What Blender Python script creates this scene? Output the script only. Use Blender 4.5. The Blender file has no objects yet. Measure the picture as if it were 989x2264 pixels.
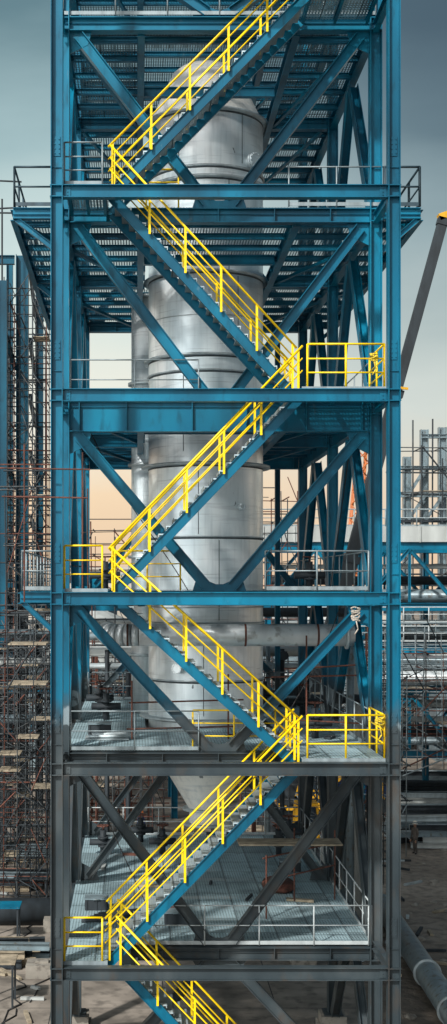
import bpy, math, random
from mathutils import Vector, Matrix
random.seed(7)
scene=bpy.context.scene
COL=scene.collection
# ---------------------------------------------------------------- helpers
CAMZ=15.1
K=1.7       # depth spacing factor of the site plan
RIG=None    # None: plan depths are spread by K; number: rigid thing standing at that plan depth
def TY(y): return y*K if RIG is None else y+RIG*(K-1)
def TP(p): return V((p[0],TY(p[1]),p[2]))
def PX(px,y): return (px-300)/86*(20+y)/20
def PZ(py,y): return CAMZ+(1290-py)/86*(20+y)/20
V=Vector
class MB:
    def __init__(s): s.v=[];s.f=[];s.sm=[]
    def prism(s,pts8,smooth=False):
        b=len(s.v); s.v+= [tuple(p) for p in pts8]
        for q in ((0,3,2,1),(4,5,6,7),(0,1,5,4),(1,2,6,5),(2,3,7,6),(3,0,4,7)):
            s.f.append(tuple(b+i for i in q)); s.sm.append(False)
    def box(s,x0,x1,y0,y1,z0,z1):
        s.prism([(x0,y0,z0),(x1,y0,z0),(x1,y1,z0),(x0,y1,z0),(x0,y0,z1),(x1,y0,z1),(x1,y1,z1),(x0,y1,z1)])
    def bar(s,p0,p1,w,h,up=(0,0,1),off=(0,0)):
        p0=V(p0);p1=V(p1);d=(p1-p0).normalized();u=V(up);u=(u-d*u.dot(d)).normalized();r=d.cross(u)
        o=r*off[0]+u*off[1]
        a=[-r*w/2-u*h/2, r*w/2-u*h/2, r*w/2+u*h/2, -r*w/2+u*h/2]
        s.prism([p0+o+k for k in a]+[p1+o+k for k in a])
    def hsec(s,p0,p1,w,h,t=0.02,up=(0,0,1)):
        s.bar(p0,p1,w,t,up,(0,h/2-t/2)); s.bar(p0,p1,w,t,up,(0,-h/2+t/2)); s.bar(p0,p1,t*.8,h-2*t,up)
    def tube(s,p0,p1,r,n=8,r1=None,caps=True):
        p0=V(p0);p1=V(p1);d=(p1-p0).normalized();r1=r if r1 is None else r1
        u=V((0,0,1)) if abs(d.z)<.9 else V((1,0,0)); a=d.cross(u).normalized(); c=d.cross(a)
        b=len(s.v)
        for p,rr in((p0,r),(p1,r1)):
            for i in range(n):
                t=2*math.pi*i/n; s.v.append(tuple(p+a*math.cos(t)*rr+c*math.sin(t)*rr))
        for i in range(n):
            j=(i+1)%n; s.f.append((b+i,b+j,b+n+j,b+n+i)); s.sm.append(True)
        if caps:
            s.f.append(tuple(b+i for i in range(n))[::-1]); s.sm.append(False)
            s.f.append(tuple(b+n+i for i in range(n))); s.sm.append(False)
    def path(s,pts,r,n=8):
        for a,b in zip(pts[:-1],pts[1:]): s.tube(a,b,r,n)
    def lathe(s,cx,cy,prof,n=64):
        b=len(s.v)
        for (r,z) in prof:
            for i in range(n):
                t=2*math.pi*i/n; s.v.append((cx+r*math.cos(t),cy+r*math.sin(t),z))
        for k in range(len(prof)-1):
            for i in range(n):
                j=(i+1)%n; s.f.append((b+k*n+i,b+k*n+j,b+(k+1)*n+j,b+(k+1)*n+i)); s.sm.append(True)
    def plate(s,pts,t,axis=1):
        b=len(s.v);n=len(pts)
        d=[0,0,0];d[axis]=t/2;d=V(d)
        for sg in(-1,1):
            for p in pts: s.v.append(tuple(V(p)+d*sg))
        s.f.append(tuple(b+i for i in range(n)));s.f.append(tuple(b+n+i for i in range(n))[::-1]);s.sm+=[False,False]
        for i in range(n):
            j=(i+1)%n;s.f.append((b+i,b+n+i,b+n+j,b+j));s.sm.append(False)
    def rock(s,c,sx,sy,sz):
        b=len(s.v);n=7
        rings=[(0.9,0),(1.0,.4),(.7,.8),(.15,1.)]
        for (r,z) in rings:
            for i in range(n):
                t=2*math.pi*i/n; k=r*random.uniform(.75,1.2)
                s.v.append((c[0]+sx*k*math.cos(t),c[1]+sy*k*math.sin(t),c[2]+sz*z*random.uniform(.85,1.1)))
        for k in range(3):
            for i in range(n):
                j=(i+1)%n;s.f.append((b+k*n+i,b+k*n+j,b+(k+1)*n+j,b+(k+1)*n+i));s.sm.append(False)
        s.f.append(tuple(b+3*n+i for i in range(n)));s.sm.append(False)
    def obj(s,name,mat,parent=None,label=None):
        o0=wloc(parent) if parent else V((0,0,0))
        me=bpy.data.meshes.new(name)
        vs=[(x-o0.x,TY(y)-o0.y,z-o0.z) for x,y,z in s.v]
        me.from_pydata(vs,[],s.f); me.polygons.foreach_set('use_smooth',s.sm)
        me.materials.append(mat); me.update()
        o=bpy.data.objects.new(name,me); COL.objects.link(o)
        if parent: o.parent=parent
        if label:o['label']=label
        return o
def wloc(o):
    l=V(o.location)
    while o.parent: o=o.parent; l+=V(o.location)
    return l
def thing(name,loc,label,cat,group=None,kind=None,parent=None):
    e=bpy.data.objects.new(name,None); e.empty_display_size=.3
    COL.objects.link(e)
    if parent:
        e.location=TP(loc)-wloc(parent); e.parent=parent
    else:
        e.location=TP(loc); e['label']=label; e['category']=cat
        if group:e['group']=group
        if kind:e['kind']=kind
    return e
def top(o,label,cat,group=None,kind=None):
    o['label']=label;o['category']=cat
    if group:o['group']=group
    if kind:o['kind']=kind
    return o
# ---------------------------------------------------------------- materials
def newmat(name):
    m=bpy.data.materials.new(name);m.use_nodes=True
    nt=m.node_tree; return m,nt,nt.nodes,nt.links,nt.nodes['Principled BSDF']
def N(nt,t,**kw):
    n=nt.nodes.new(t)
    for k,v in kw.items(): setattr(n,k,v)
    return n
def noise(nt,scale,detail=4,stretch=None,coord='pos'):
    g=N(nt,'ShaderNodeNewGeometry') if coord=='pos' else N(nt,'ShaderNodeTexCoord')
    out=g.outputs['Position'] if coord=='pos' else g.outputs['Object']
    if stretch:
        mp=N(nt,'ShaderNodeMapping'); mp.inputs['Scale'].default_value=stretch
        nt.links.new(out,mp.inputs['Vector']); out=mp.outputs[0]
    n=N(nt,'ShaderNodeTexNoise'); n.inputs['Scale'].default_value=scale; n.inputs['Detail'].default_value=detail
    nt.links.new(out,n.inputs['Vector']); return n.outputs['Fac']
def ramp(nt,fac,stops):
    r=N(nt,'ShaderNodeValToRGB'); e=r.color_ramp.elements
    while len(e)<len(stops): e.new(.5)
    for el,(p,c) in zip(e,stops):
        el.position=p; el.color=(c[0],c[1],c[2],1) if not isinstance(c,(int,float)) else (c,c,c,1)
    nt.links.new(fac,r.inputs[0]); return r.outputs[0]
def mix(nt,f,a,b,mode='MIX'):
    m=N(nt,'ShaderNodeMix',data_type='RGBA',blend_type=mode)
    for sock,val in((0,f),(6,a),(7,b)):
        if isinstance(val,(int,float)): m.inputs[sock].default_value=val
        elif isinstance(val,tuple): m.inputs[sock].default_value=(*val[:3],1)
        else: nt.links.new(val,m.inputs[sock])
    return m.outputs[2]
def math_(nt,op,a,b=0.0,c=None):
    m=N(nt,'ShaderNodeMath',operation=op)
    for i,val in enumerate((a,b)+((c,) if c is not None else ())):
        if isinstance(val,(int,float)): m.inputs[i].default_value=val
        else: nt.links.new(val,m.inputs[i])
    return m.outputs[0]
def bump(nt,b,h,strength=.3,dist=.02):
    bn=N(nt,'ShaderNodeBump'); bn.inputs['Strength'].default_value=strength; bn.inputs['Distance'].default_value=dist
    nt.links.new(h,bn.inputs['Height']); nt.links.new(bn.outputs[0],b.inputs['Normal'])
def simple(name,c,rough=.6,metal=0.,var=.35,scale=3.,streak=True,dirt=None,bmp=.15):
    m,nt,ns,ls,b=newmat(name)
    n=noise(nt,scale,5,(1,1,.25) if streak else None)
    lo=tuple(x*(1-var) for x in c); hi=tuple(min(1,x*(1+var)) for x in c)
    col=ramp(nt,n,[(.3,lo),(.7,hi)])
    if dirt:
        n2=noise(nt,scale*2.3,6)
        f=ramp(nt,n2,[(.56,0.),(.68,1.)])
        col=mix(nt,f,col,dirt)
    ls.new(col,b.inputs['Base Color']); b.inputs['Roughness'].default_value=rough; b.inputs['Metallic'].default_value=metal
    if bmp: bump(nt,b,noise(nt,scale*6,3),bmp,.01)
    return m
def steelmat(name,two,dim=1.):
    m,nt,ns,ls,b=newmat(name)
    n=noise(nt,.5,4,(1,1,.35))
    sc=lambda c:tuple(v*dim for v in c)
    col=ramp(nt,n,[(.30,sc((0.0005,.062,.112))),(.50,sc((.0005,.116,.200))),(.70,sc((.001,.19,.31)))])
    d=noise(nt,5,7,(1,1,.3)); col=mix(nt,ramp(nt,d,[(.55,0.),(.75,.55)]),col,(.002,.026,.042))
    w=noise(nt,3.1,8,(1,1,.6)); col=mix(nt,ramp(nt,w,[(.68,0.),(.73,.3)]),col,sc((.16,.24,.27)))
    if two:
        g=N(nt,'ShaderNodeNewGeometry'); sx=N(nt,'ShaderNodeSeparateXYZ'); ls.new(g.outputs['Position'],sx.inputs[0])
        nn=noise(nt,1.3,4); z=math_(nt,'ADD',sx.outputs[2],math_(nt,'MULTIPLY',nn,1.6))
        pn=noise(nt,.8,4,(1,1,.5))
        prim=ramp(nt,pn,[(.3,(.018,.028,.035)),(.52,(.040,.055,.063)),(.70,(.075,.09,.096)),(.78,(.15,.17,.17))])
        rs=noise(nt,2.2,5,(1,1,.4)); prim=mix(nt,ramp(nt,rs,[(.54,0.),(.72,.65)]),prim,(.070,.050,.036))
        f=N(nt,'ShaderNodeMapRange'); ls.new(z,f.inputs[0]); f.inputs[1].default_value=12.1; f.inputs[2].default_value=12.9
        band=N(nt,'ShaderNodeMapRange'); ls.new(math_(nt,'ABSOLUTE',math_(nt,'SUBTRACT',z,12.1)),band.inputs[0]); band.inputs[1].default_value=.22; band.inputs[2].default_value=.16
        pat=ramp(nt,noise(nt,.9,2),[(.50,0.),(.54,.8)])
        col=mix(nt,f.outputs[0],prim,col)
        col=mix(nt,math_(nt,'MULTIPLY',band.outputs[0],pat),col,(.24,.30,.33))
    ls.new(col,b.inputs['Base Color']); b.inputs['Roughness'].default_value=.42
    b.inputs['Specular IOR Level'].default_value=.32
    bump(nt,b,noise(nt,14,3),.10,.01)
    return m
M_two=steelmat('blue_and_primer_steel',True)
M_blue=steelmat('blue_painted_steel',False)
M_bluefar=steelmat('darkened_blue_steel',False,.55)  # same blue paint with its tones scaled down
M_yel=simple('yellow_paint',(.92,.63,.001),.4,0,.08,4)
M_gal=simple('galvanised_steel',(.25,.30,.32),.5,.3,.25,5)
M_dark=simple('dark_steel',(.018,.025,.031),.75,.0,.4,3)
M_rail=simple('dark_rail_steel',(.030,.060,.080),.55,.1,.3,5)
M_rust=simple('rusty_pole',(.115,.040,.026),.75,.1,.5,5,dirt=(.04,.025,.02))
M_pole=simple('grey_pole',(.055,.066,.072),.55,.3,.5,5,dirt=(.05,.03,.02))
M_pipe=simple('grey_pipe_paint',(.18,.235,.26),.42,.2,.25,2,dirt=(.12,.12,.11))
M_duct=simple('pale_duct',(.38,.40,.39),.6,0,.25,1)
M_silver=simple('silver_cladding',(.66,.71,.73),.38,.35,.15,1.5,dirt=(.42,.44,.44))
M_conc=simple('concrete',(.24,.22,.19),.9,0,.3,1.2,False,dirt=(.12,.105,.09))
M_plank=simple('plank_wood',(.30,.25,.18),.85,0,.4,3,False)
M_tarp=simple('cloth',(.62,.45,.03),.8,0,.3,6,False)
M_bluedk=simple('blue_truck_paint',(.01,.06,.22),.4,0,.2,2)
M_bt=simple('machine_yellow',(.62,.32,.01),.5,0,.25,2)
M_black=simple('rubber',(.015,.015,.016),.8,0,.3,4)
M_orange=simple('orange_paint',(.45,.13,.035),.5,0,.2,2)
M_glass=simple('cab_glass',(.02,.03,.04),.1,0,.1,2,False,bmp=0)
M_white=simple('white_paint',(.40,.44,.45),.5,0,.15,3)
M_facade=simple('far_facade',(.42,.38,.33),.9,0,.2,.2,False,bmp=0)
def grating(name,duty,col,pitch=.085,duty2=.34):
    m,nt,ns,ls,b=newmat(name)
    g=N(nt,'ShaderNodeNewGeometry'); s=N(nt,'ShaderNodeSeparateXYZ'); ls.new(g.outputs['Position'],s.inputs[0])
    def stripe(o,p,d):
        return math_(nt,'LESS_THAN',math_(nt,'FRACT',math_(nt,'DIVIDE',math_(nt,'ADD',o,100.),p)),d)
    a=stripe(s.outputs[0],pitch,duty); c=stripe(s.outputs[1],pitch*1.6,duty)
    seam=math_(nt,'MAXIMUM',stripe(s.outputs[0],1.02,.035),stripe(s.outputs[1],1.6,.03))
    op=math_(nt,'MAXIMUM',math_(nt,'MAXIMUM',a,c),seam)
    n=noise(nt,.8,5); cc=ramp(nt,n,[(.3,tuple(x*.5 for x in col)),(.7,tuple(x*1.25 for x in col))])
    fx=math_(nt,'FLOOR',math_(nt,'DIVIDE',math_(nt,'ADD',s.outputs[0],100.),1.02)); fy=math_(nt,'FLOOR',math_(nt,'DIVIDE',math_(nt,'ADD',s.outputs[1],100.),1.6))
    cx=N(nt,'ShaderNodeCombineXYZ'); ls.new(fx,cx.inputs[0]); ls.new(fy,cx.inputs[1])
    wn=N(nt,'ShaderNodeTexWhiteNoise'); ls.new(cx.outputs[0],wn.inputs[0])
    cc=mix(nt,.55,cc,ramp(nt,wn.outputs[0],[(0,tuple(x*.4 for x in col)),(1,tuple(x*1.4 for x in col))]))
    cc=mix(nt,seam,cc,tuple(x*.25 for x in col))
    st=noise(nt,1.7,6); cc=mix(nt,ramp(nt,st,[(.55,0.),(.68,.5)]),cc,tuple(x*.3 for x in col))
    ls.new(cc,b.inputs['Base Color']); b.inputs['Roughness'].default_value=.5; b.inputs['Metallic'].default_value=.3
    t=N(nt,'ShaderNodeBsdfTransparent'); mx=N(nt,'ShaderNodeMixShader')
    ls.new(op,mx.inputs[0]); ls.new(t.outputs[0],mx.inputs[1]); ls.new(b.outputs[0],mx.inputs[2])
    ls.new(mx.outputs[0],nt.nodes['Material Output'].inputs['Surface'])
    return m
M_gr=grating('steel_grating',.40,(.24,.34,.38))
M_gr2=grating('steel_grating_dense',.62,(.40,.55,.60))
M_tread=grating('tread_grating',.7,(.42,.50,.53),.06)
def vesselmat(name,lo,mid,hi,metal):
    m,nt,ns,ls,b=newmat(name)
    n=noise(nt,.6,6,(1,1,.6)); c=ramp(nt,n,[(.32,lo),(.5,mid),(.66,hi)])
    n2=noise(nt,1.1,7,(.4,.4,4.5)); c=mix(nt,ramp(nt,n2,[(.57,0.),(.65,.35)]),c,(.44,.49,.52))
    n3=noise(nt,1.5,5,(1.6,1.6,.7)); c=mix(nt,ramp(nt,n3,[(.71,0.),(.73,.85)]),c,(.07,.085,.095))
    n4=noise(nt,7,3,(1,1,.08)); c=mix(nt,ramp(nt,n4,[(.50,0.),(.8,.4)]),c,(.36,.42,.45))
    n5=noise(nt,2.2,3,(.25,.25,9)); c=mix(nt,ramp(nt,n5,[(.64,0.),(.69,.35)]),c,(.25,.28,.30))
    ls.new(c,b.inputs['Base Color']); b.inputs['Metallic'].default_value=metal
    r=ramp(nt,noise(nt,2,4),[(.3,.28),(.7,.42)]); ls.new(r,b.inputs['Roughness'])
    bump(nt,b,noise(nt,.9,3,(1,1,1.6)),.10,.03)
    return m
M_ves=vesselmat('brushed_stainless',(.62,.71,.75),(.84,.91,.93),(.98,.99,.99),.5)
M_hop=vesselmat('lightened_cone_steel',(.70,.69,.65),(.84,.82,.77),(.92,.90,.85),.1)  # cones sit in shade; extra lightness is put into their colour
M_ring=simple('flange_ring_steel',(.46,.52,.54),.42,.4,.25,3)
M_seam=simple('seam_steel',(.09,.11,.12),.6,.3,.3,3)
def groundmat():
    m,nt,ns,ls,b=newmat('site_soil')
    n=noise(nt,.10,8); c=ramp(nt,n,[(.3,(.13,.105,.082)),(.5,(.22,.18,.145)),(.7,(.34,.29,.24))])
    n2=noise(nt,2.0,8); c=mix(nt,ramp(nt,n2,[(.45,0.),(.68,.65)]),c,(.09,.075,.062))
    ls.new(c,b.inputs['Base Color']); b.inputs['Roughness'].default_value=.95
    bump(nt,b,n2,1.,.2); return m
M_gnd=groundmat()
# ---------------------------------------------------------------- ground
g=MB(); g.v=[(-900,-60,0),(900,-60,0),(900,1200,0),(-900,1200,0)]; g.f=[(0,1,2,3)]; g.sm=[False]
top(g.obj('ground',M_gnd),'brown trampled construction site soil','ground',kind='structure')
g=MB(); g.v=[(-14,-8,.004),(8.3,-8,.004),(8.3,34,.004),(-14,34,.004)]; g.f=[(0,1,2,3)]; g.sm=[False]
def padmat():
    m,nt,ns,ls,b=newmat('concrete_pad')
    n=noise(nt,.5,8); c=ramp(nt,n,[(.3,(.13,.113,.095)),(.7,(.34,.295,.25))])
    n2=noise(nt,1.8,6); c=mix(nt,ramp(nt,n2,[(.5,0.),(.68,.65)]),c,(.075,.066,.056))
    g=N(nt,'ShaderNodeNewGeometry'); s=N(nt,'ShaderNodeSeparateXYZ'); ls.new(g.outputs['Position'],s.inputs[0])
    j=math_(nt,'MAXIMUM',math_(nt,'LESS_THAN',math_(nt,'FRACT',math_(nt,'DIVIDE',math_(nt,'ADD',s.outputs[0],99.),4.)),.01),math_(nt,'LESS_THAN',math_(nt,'FRACT',math_(nt,'DIVIDE',math_(nt,'ADD',s.outputs[1],99.),4.)),.01))
    c=mix(nt,j,c,(.03,.03,.03)); ls.new(c,b.inputs['Base Color']); b.inputs['Roughness'].default_value=.85
    bump(nt,b,n2,.3,.03); return m
top(g.obj('pavement',padmat()),'stained concrete slab under the steel tower','pavement',kind='structure')
random.seed(3)
for i in range(200):
    mb=MB(); x=random.uniform(9.2,26); y=random.uniform(3,28); s=random.uniform(.06,.26)
    mb.rock((x,y,-.02),s,s*random.uniform(.5,.8),s*.7)
    top(mb.obj('stone',M_conc),'small broken stone lying on bare soil','stone','stones on the bare soil')
# ---------------------------------------------------------------- tower
XL,XR=-2.0,6.66; XC=2.33
Y2,Y3,Y4=1.62,6.3,11.0
tower=thing('steel_tower',(XC,Y3,0),'tall blue steel process tower with unpainted primer base','steel tower')
FRONT=[25.33,20.1,14.88,10.5,5.25]
SEC=[34.0,30.8,25.5,20.15,14.85,10.41,5.02]
def child(mb,name,mat=M_two,parent=tower,label=None): return mb.obj(name,mat,parent,label)
for x in(-2.02,6.63):
    mb=MB(); mb.hsec((x,0,.5),(x,0,37),.20,.31,.022,up=(1,0,0))
    for z in FRONT+[30.6]:
        for dz in(-.02,-.31): mb.box(x-.133,x+.133,-.09,-.011,z+dz-.012,z+dz+.012); mb.box(x-.175,x-.156,-.09,.09,z+dz-.012,z+dz+.012);mb.box(x+.156,x+.175,-.09,.09,z+dz-.012,z+dz+.012)
        mb.box(x-.13,x+.13,-.03,-.011,z+.45,z+.47)
        mb.box(x-.09,x+.09,-.022,-.011,z+.75,z+1.25)
        for bz in range(4):
            for bx in(-.055,.055): mb.tube((x+bx,-.02,z+.82+bz*.12),(x+bx,-.035,z+.82+bz*.12),.018,6)
    mb.box(x-.3,x+.3,-.2,.2,.46,.5); child(mb,'column')
for x in(XL,XR):
    for y in(Y2,Y3,Y4):
        mb=MB(); mb.hsec((x,y,.62),(x,y,37),.22,.33,.024,up=(1,0,0))
        for z in SEC[1:]:
            for dz in(-.03,-.36): mb.box(x-.138,x+.138,y-.1,y-.013,z+dz-.012,z+dz+.012)
        mb.box(x-.32,x+.32,y-.22,y+.22,.58,.62); child(mb,'column')
for x in(XL,XR):
    for y in(0,Y2,Y3,Y4):
        mb=MB(); mb.box(x-.5,x+.5,y-.3,y+.3,.0,.28); mb.box(x-.42,x+.42,y-.26,y+.26,.28,.58 if y else .46)
        top(mb.obj('concrete_footing',M_conc),'square stepped concrete footing beneath a steel column','footing','column footings')
for z in FRONT+[30.6]:
    mb=MB(); mb.hsec((-1.86,0,z-.165),(6.47,0,z-.165),.15,.33,.02)
    for x in(-1.75,6.35):
        mb.box(x-.08,x+.08,-.022,-.010,z-.29,z-.04)
        for bz in range(3): mb.tube((x,-.02,z-.25+bz*.085),(x,-.035,z-.25+bz*.085),.018,6)
    child(mb,'beam')
def beamx(y,z,h,x0=XL+.17,x1=XR-.17,w=.17,stiff=()):
    mb=MB(); mb.hsec((x0,y,z-h/2),(x1,y,z-h/2),w,h,.024)
    for sx in stiff: mb.box(sx-.01,sx+.01,y-w/2+.004,y-.012,z-h+.026,z-.026)
    child(mb,'beam')
def beamy(x,z,h,y0,y1,w=.22):
    mb=MB(); mb.hsec((x,y0,z-h/2),(x,y1,z-h/2),w,h,.022); child(mb,'beam')
HT={34.0:.4,30.8:.38,25.5:.40,20.15:.84,14.85:.36,10.41:.33,5.02:.36}
for z in SEC:
    h=HT[z]; st=()
    if z==20.15: st=[PX(p,Y2) for p in(176,280,425,545,677,800)]
    elif z in(25.5,5.02,10.41): st=[XL+1.2+i*1.55 for i in range(5)]
    x0,x1=(XL+.17,XR-.17)
    beamx(Y2,z,h,x0,x1,.18,st); beamx(Y4,z,min(h,.5),x0,x1,.18,st)
    if z<6 or z>32: beamx(Y3,z,h,x0,x1)
    else: beamx(Y3,z,min(h,.45),x0,.06); beamx(Y3,z,min(h,.45),4.62,x1)
    for x in(XL,XR):
        beamy(x,z,min(h,.5)-.004,Y2+.12,Y3-.12); beamy(x,z,min(h,.5)-.004,Y3+.12,Y4-.12)
    for x in(.16,4.5): beamy(x,z-.03,min(h,.42),Y2+.1,Y4-.1,.2)
    if 6<z<32:
        for y in(4.6,8.0): beamx(y,z-.03,.3,.27,4.39,.12)
for z,z2 in zip([30.6]+FRONT,SEC[1:-1]+[5.02]):
    for x in(-2.02,6.63):
        mb=MB(); mb.hsec((x,.12,z-.15),(x,Y2-.13,z-.15),.16,.26,.016); child(mb,'beam')
def brace(p0,p1,w=.17,h=.29,plane_up=(0,0,1)):
    mb=MB(); mb.hsec(p0,p1,w,h,.02,up=plane_up); child(mb,'brace')
def vbr(y,zt,zb,inset=.42,ht=.4,inv=False,h=.29):
    if not inv:
        a=(XL+inset,y,zt-ht-.12); b=(XC-.35,y,zb+.16); c=(XR-inset,y,zt-ht-.12); d=(XC+.35,y,zb+.16)
    else:
        a=(XL+inset,y,zb+.2); b=(XC-.35,y,zt-ht-.1); c=(XR-inset,y,zb+.2); d=(XC+.35,y,zt-ht-.1)
    brace(a,b,h=h); brace(c,d,h=h)
    mb=MB()
    if not inv:
        zc=zb+.03; mb.plate([(XC-.75,y,zc),(XC+.75,y,zc),(XC+.62,y,zc+.42),(XC+.1,y,zc+.2),(XC-.1,y,zc+.2),(XC-.62,y,zc+.42)],.03)
    else:
        zc=zt-ht-.01; mb.plate([(XC-.75,y,zc),(XC+.75,y,zc),(XC+.55,y,zc-.4),(XC-.55,y,zc-.4)],.03)
    child(mb,'gusset_plate')
    for sx,xx in((1,XL+.18),(-1,XR-.18)):
        mb=MB(); zc=(zt-ht-.01) if not inv else zb+.03; dd=-1 if not inv else 1
        mb.plate([(xx,y,zc),(xx+sx*.6,y,zc),(xx+sx*.5,y,zc+dd*.35),(xx,y,zc+dd*.6)],.028); child(mb,'gusset_plate')
for i in range(1,6): vbr(Y2,SEC[i],SEC[i+1],ht=HT[SEC[i]])
vbr(Y2,34.0,30.8,ht=.4)
vbr(Y2,5.02,.55,ht=.36,inv=True)
for i in range(1,6): vbr(Y4,SEC[i],SEC[i+1],ht=min(.5,HT[SEC[i]]),inv=True,h=.25)
vbr(Y3,10.41,5.02,ht=.3,inv=True,h=.26)
for x in(4.6,5.6,.2):
    for a,b in((14.9,19.6),(10.5,14.45),(20.2,25.0)):
        mb=MB(); mb.hsec((x,Y4-.3,a),(x,Y4-.3,b),.14,.2,.015,up=(1,0,0)); child(mb,'post')
for i in range(1,6):
    zt,zb=SEC[i]-min(.5,HT[SEC[i]]),SEC[i+1]
    for x in(XL,XR):
        for ya,yb in((Y2,Y3),(Y3,Y4)):
            ym=(ya+yb)/2
            mb=MB(); mb.hsec((x,ya+.3,zb+.15),(x,ym-.12,zt-.12),.26,.26,.02,up=(1,0,0)); child(mb,'brace')
            mb=MB(); mb.hsec((x,yb-.3,zb+.15),(x,ym+.12,zt-.12),.26,.26,.02,up=(1,0,0)); child(mb,'brace')
for x in(XL,XR):
    mb=MB(); mb.hsec((x,Y2+.3,.7),(x,3.9,4.5),.26,.26,.02,up=(1,0,0)); child(mb,'brace')
    mb=MB(); mb.hsec((x,Y3-.3,.7),(x,4.1,4.5),.26,.26,.02,up=(1,0,0)); child(mb,'brace')
def rail_mb(pts,h=1.1,sp=1.45,r=.020,mids=(.55,),kick=True,z0=0):
    mb=MB()
    for a,b in zip(pts[:-1],pts[1:]):
        a=V(a);b=V(b);L=math.hypot(b.x-a.x,(b.y-a.y)*K);n=max(1,round(L/sp))
        for i in range(n+1):
            p=a.lerp(b,i/n); mb.tube(p,p+V((0,0,h)),r*1.1,6)
        mb.tube(a+V((0,0,h)),b+V((0,0,h)),r,8)
        for m in mids: mb.tube(a+V((0,0,m)),b+V((0,0,m)),r*.8,6)
        if kick: mb.bar(a+V((0,0,.07)),b+V((0,0,.07)),.012,.10)
    return mb
def deck(z,x0,x1,y0,y1,opening,mat,joist=.78,rails=()):
    pf=thing('platform',((x0+x1)/2,(y0+y1)/2,z),None,None,parent=tower)
    mb=MB()
    def quad(a,b,c,d):
        k=len(mb.v); mb.v+=[(a,c,z+.03),(b,c,z+.03),(b,d,z+.03),(a,d,z+.03)]; mb.f.append((k,k+1,k+2,k+3)); mb.sm.append(False)
    if opening:
        ox0,ox1,oy0,oy1=opening
        quad(x0,x1,y0,oy0);quad(x0,x1,oy1,y1);quad(x0,ox0,oy0,oy1);quad(ox1,x1,oy0,oy1)
    else: quad(x0,x1,y0,y1)
    mb.obj('grating',mat,pf)
    n=int((y1-y0)/joist)
    for i in range(n+1):
        y=y0+(y1-y0)*i/n
        segs=[(x0,x1)]
        if opening and opening[2]-.05<y<opening[3]+.05: segs=[(x0,opening[0]),(opening[1],x1)]
        for a,b in segs:
            mb=MB(); mb.hsec((a,y,z-.09),(b,y,z-.09),.08,.18,.012); mb.obj('joist',M_two,pf)
    for (a,b,c,d) in((x0+.2,Y2+.3,.1,Y3),(x0+.2,Y3+.2,.1,Y4-.2),(x1-.3,Y2+.3,4.6,Y3),(x1-.3,Y3+.2,4.6,Y4-.2)):
        mb=MB(); mb.bar((a,b,z-.32),(c,d,z-.32),.1,.1); mb.obj('plan_brace',M_two,pf)
    for rr in rails: rail_mb(rr[0],r=rr[2] if len(rr)>2 else .02).obj('guardrail',rr[1],pf)
    return pf
OP=(.32,4.42,4.95,7.65)
deck(34.02,XL,XR,Y2+.3,Y4,None,M_gr)
deck(30.82,XL,XR,Y2,Y4,(.1,4.6,2.9,9.0),M_gr,rails=[([(XL,Y2-.05,30.85),(XR,Y2-.05,30.85)],M_gal)])
deck(25.52,-3.4,7.92,Y2,Y4,OP,M_gr,rails=[([(4.25,Y2-.05,25.55),(6.9,Y2-.05,25.55)],M_gal),([(6.9,Y2-.05,25.55),(7.88,Y2-.05,25.55),(7.88,Y4,25.55)],M_rail,.032),([(-2.3,Y2-.05,25.55),(-3.36,Y2-.05,25.55),(-3.36,Y4,25.55)],M_rail,.03)])
deck(20.17,XL,XR,Y2,Y4,OP,M_gr,rails=[([(XL+.2,Y2-.05,20.2),(1.75,Y2-.05,20.2)],M_gal),([(XR-.1,Y2,20.2),(XR-.1,Y4,20.2)],M_gal)])
deck(14.87,-3.2,XR,Y2,Y4,OP,M_gr,rails=[([(3.6,Y2-.05,14.9),(XR-.2,Y2-.05,14.9)],M_gal,.024),([(-2.3,Y2-.05,14.9),(-3.15,Y2-.05,14.9),(-3.15,Y4,14.9)],M_gal,.024),([(XR-.1,Y2,14.9),(XR-.1,Y4,14.9)],M_gal)])
deck(10.43,XL,XR,Y2,Y4,OP,M_gr2,rails=[([(XL+.2,Y2-.05,10.46),(1.75,Y2-.05,10.46)],M_gal),([(XR-.1,Y2,10.46),(XR-.1,Y4,10.46),(XL+.1,Y4,10.46)],M_gal)])
deck(5.04,XL,XR,Y2,Y4,None,M_gr2,rails=[([(.4,Y2-.05,5.07),(XR-.2,Y2-.05,5.07)],M_white),([(XR-.1,Y2,5.07),(XR-.1,Y4,5.07),(XL+.1,Y4,5.07)],M_white)])
for z,xs in((25.5,((-3.4,XL-.17),(XR+.17,7.92))),(14.85,((-3.2,XL-.17),))):
    for a,b in xs:
        for y in(Y2,Y3,Y4):
            mb=MB(); mb.hsec((a,y,z-.13),(b,y,z-.13),.12,.26 if y>2 else .3,.016); child(mb,'beam')
            out=a if abs(a-2.3)>abs(b-2.3) else b; inn=XL-.2 if out<0 else XR+.2
            mb=MB(); mb.hsec((out+(.1 if out<0 else -.1),y,z-.3),(inn,y,z-1.15),.1,.14,.012); child(mb,'brace')
        e=a if a<0 else b
        mb=MB(); mb.hsec((e,Y2,z-.16),(e,Y4,z-.16),.16,.3,.016); child(mb,'beam')
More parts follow.
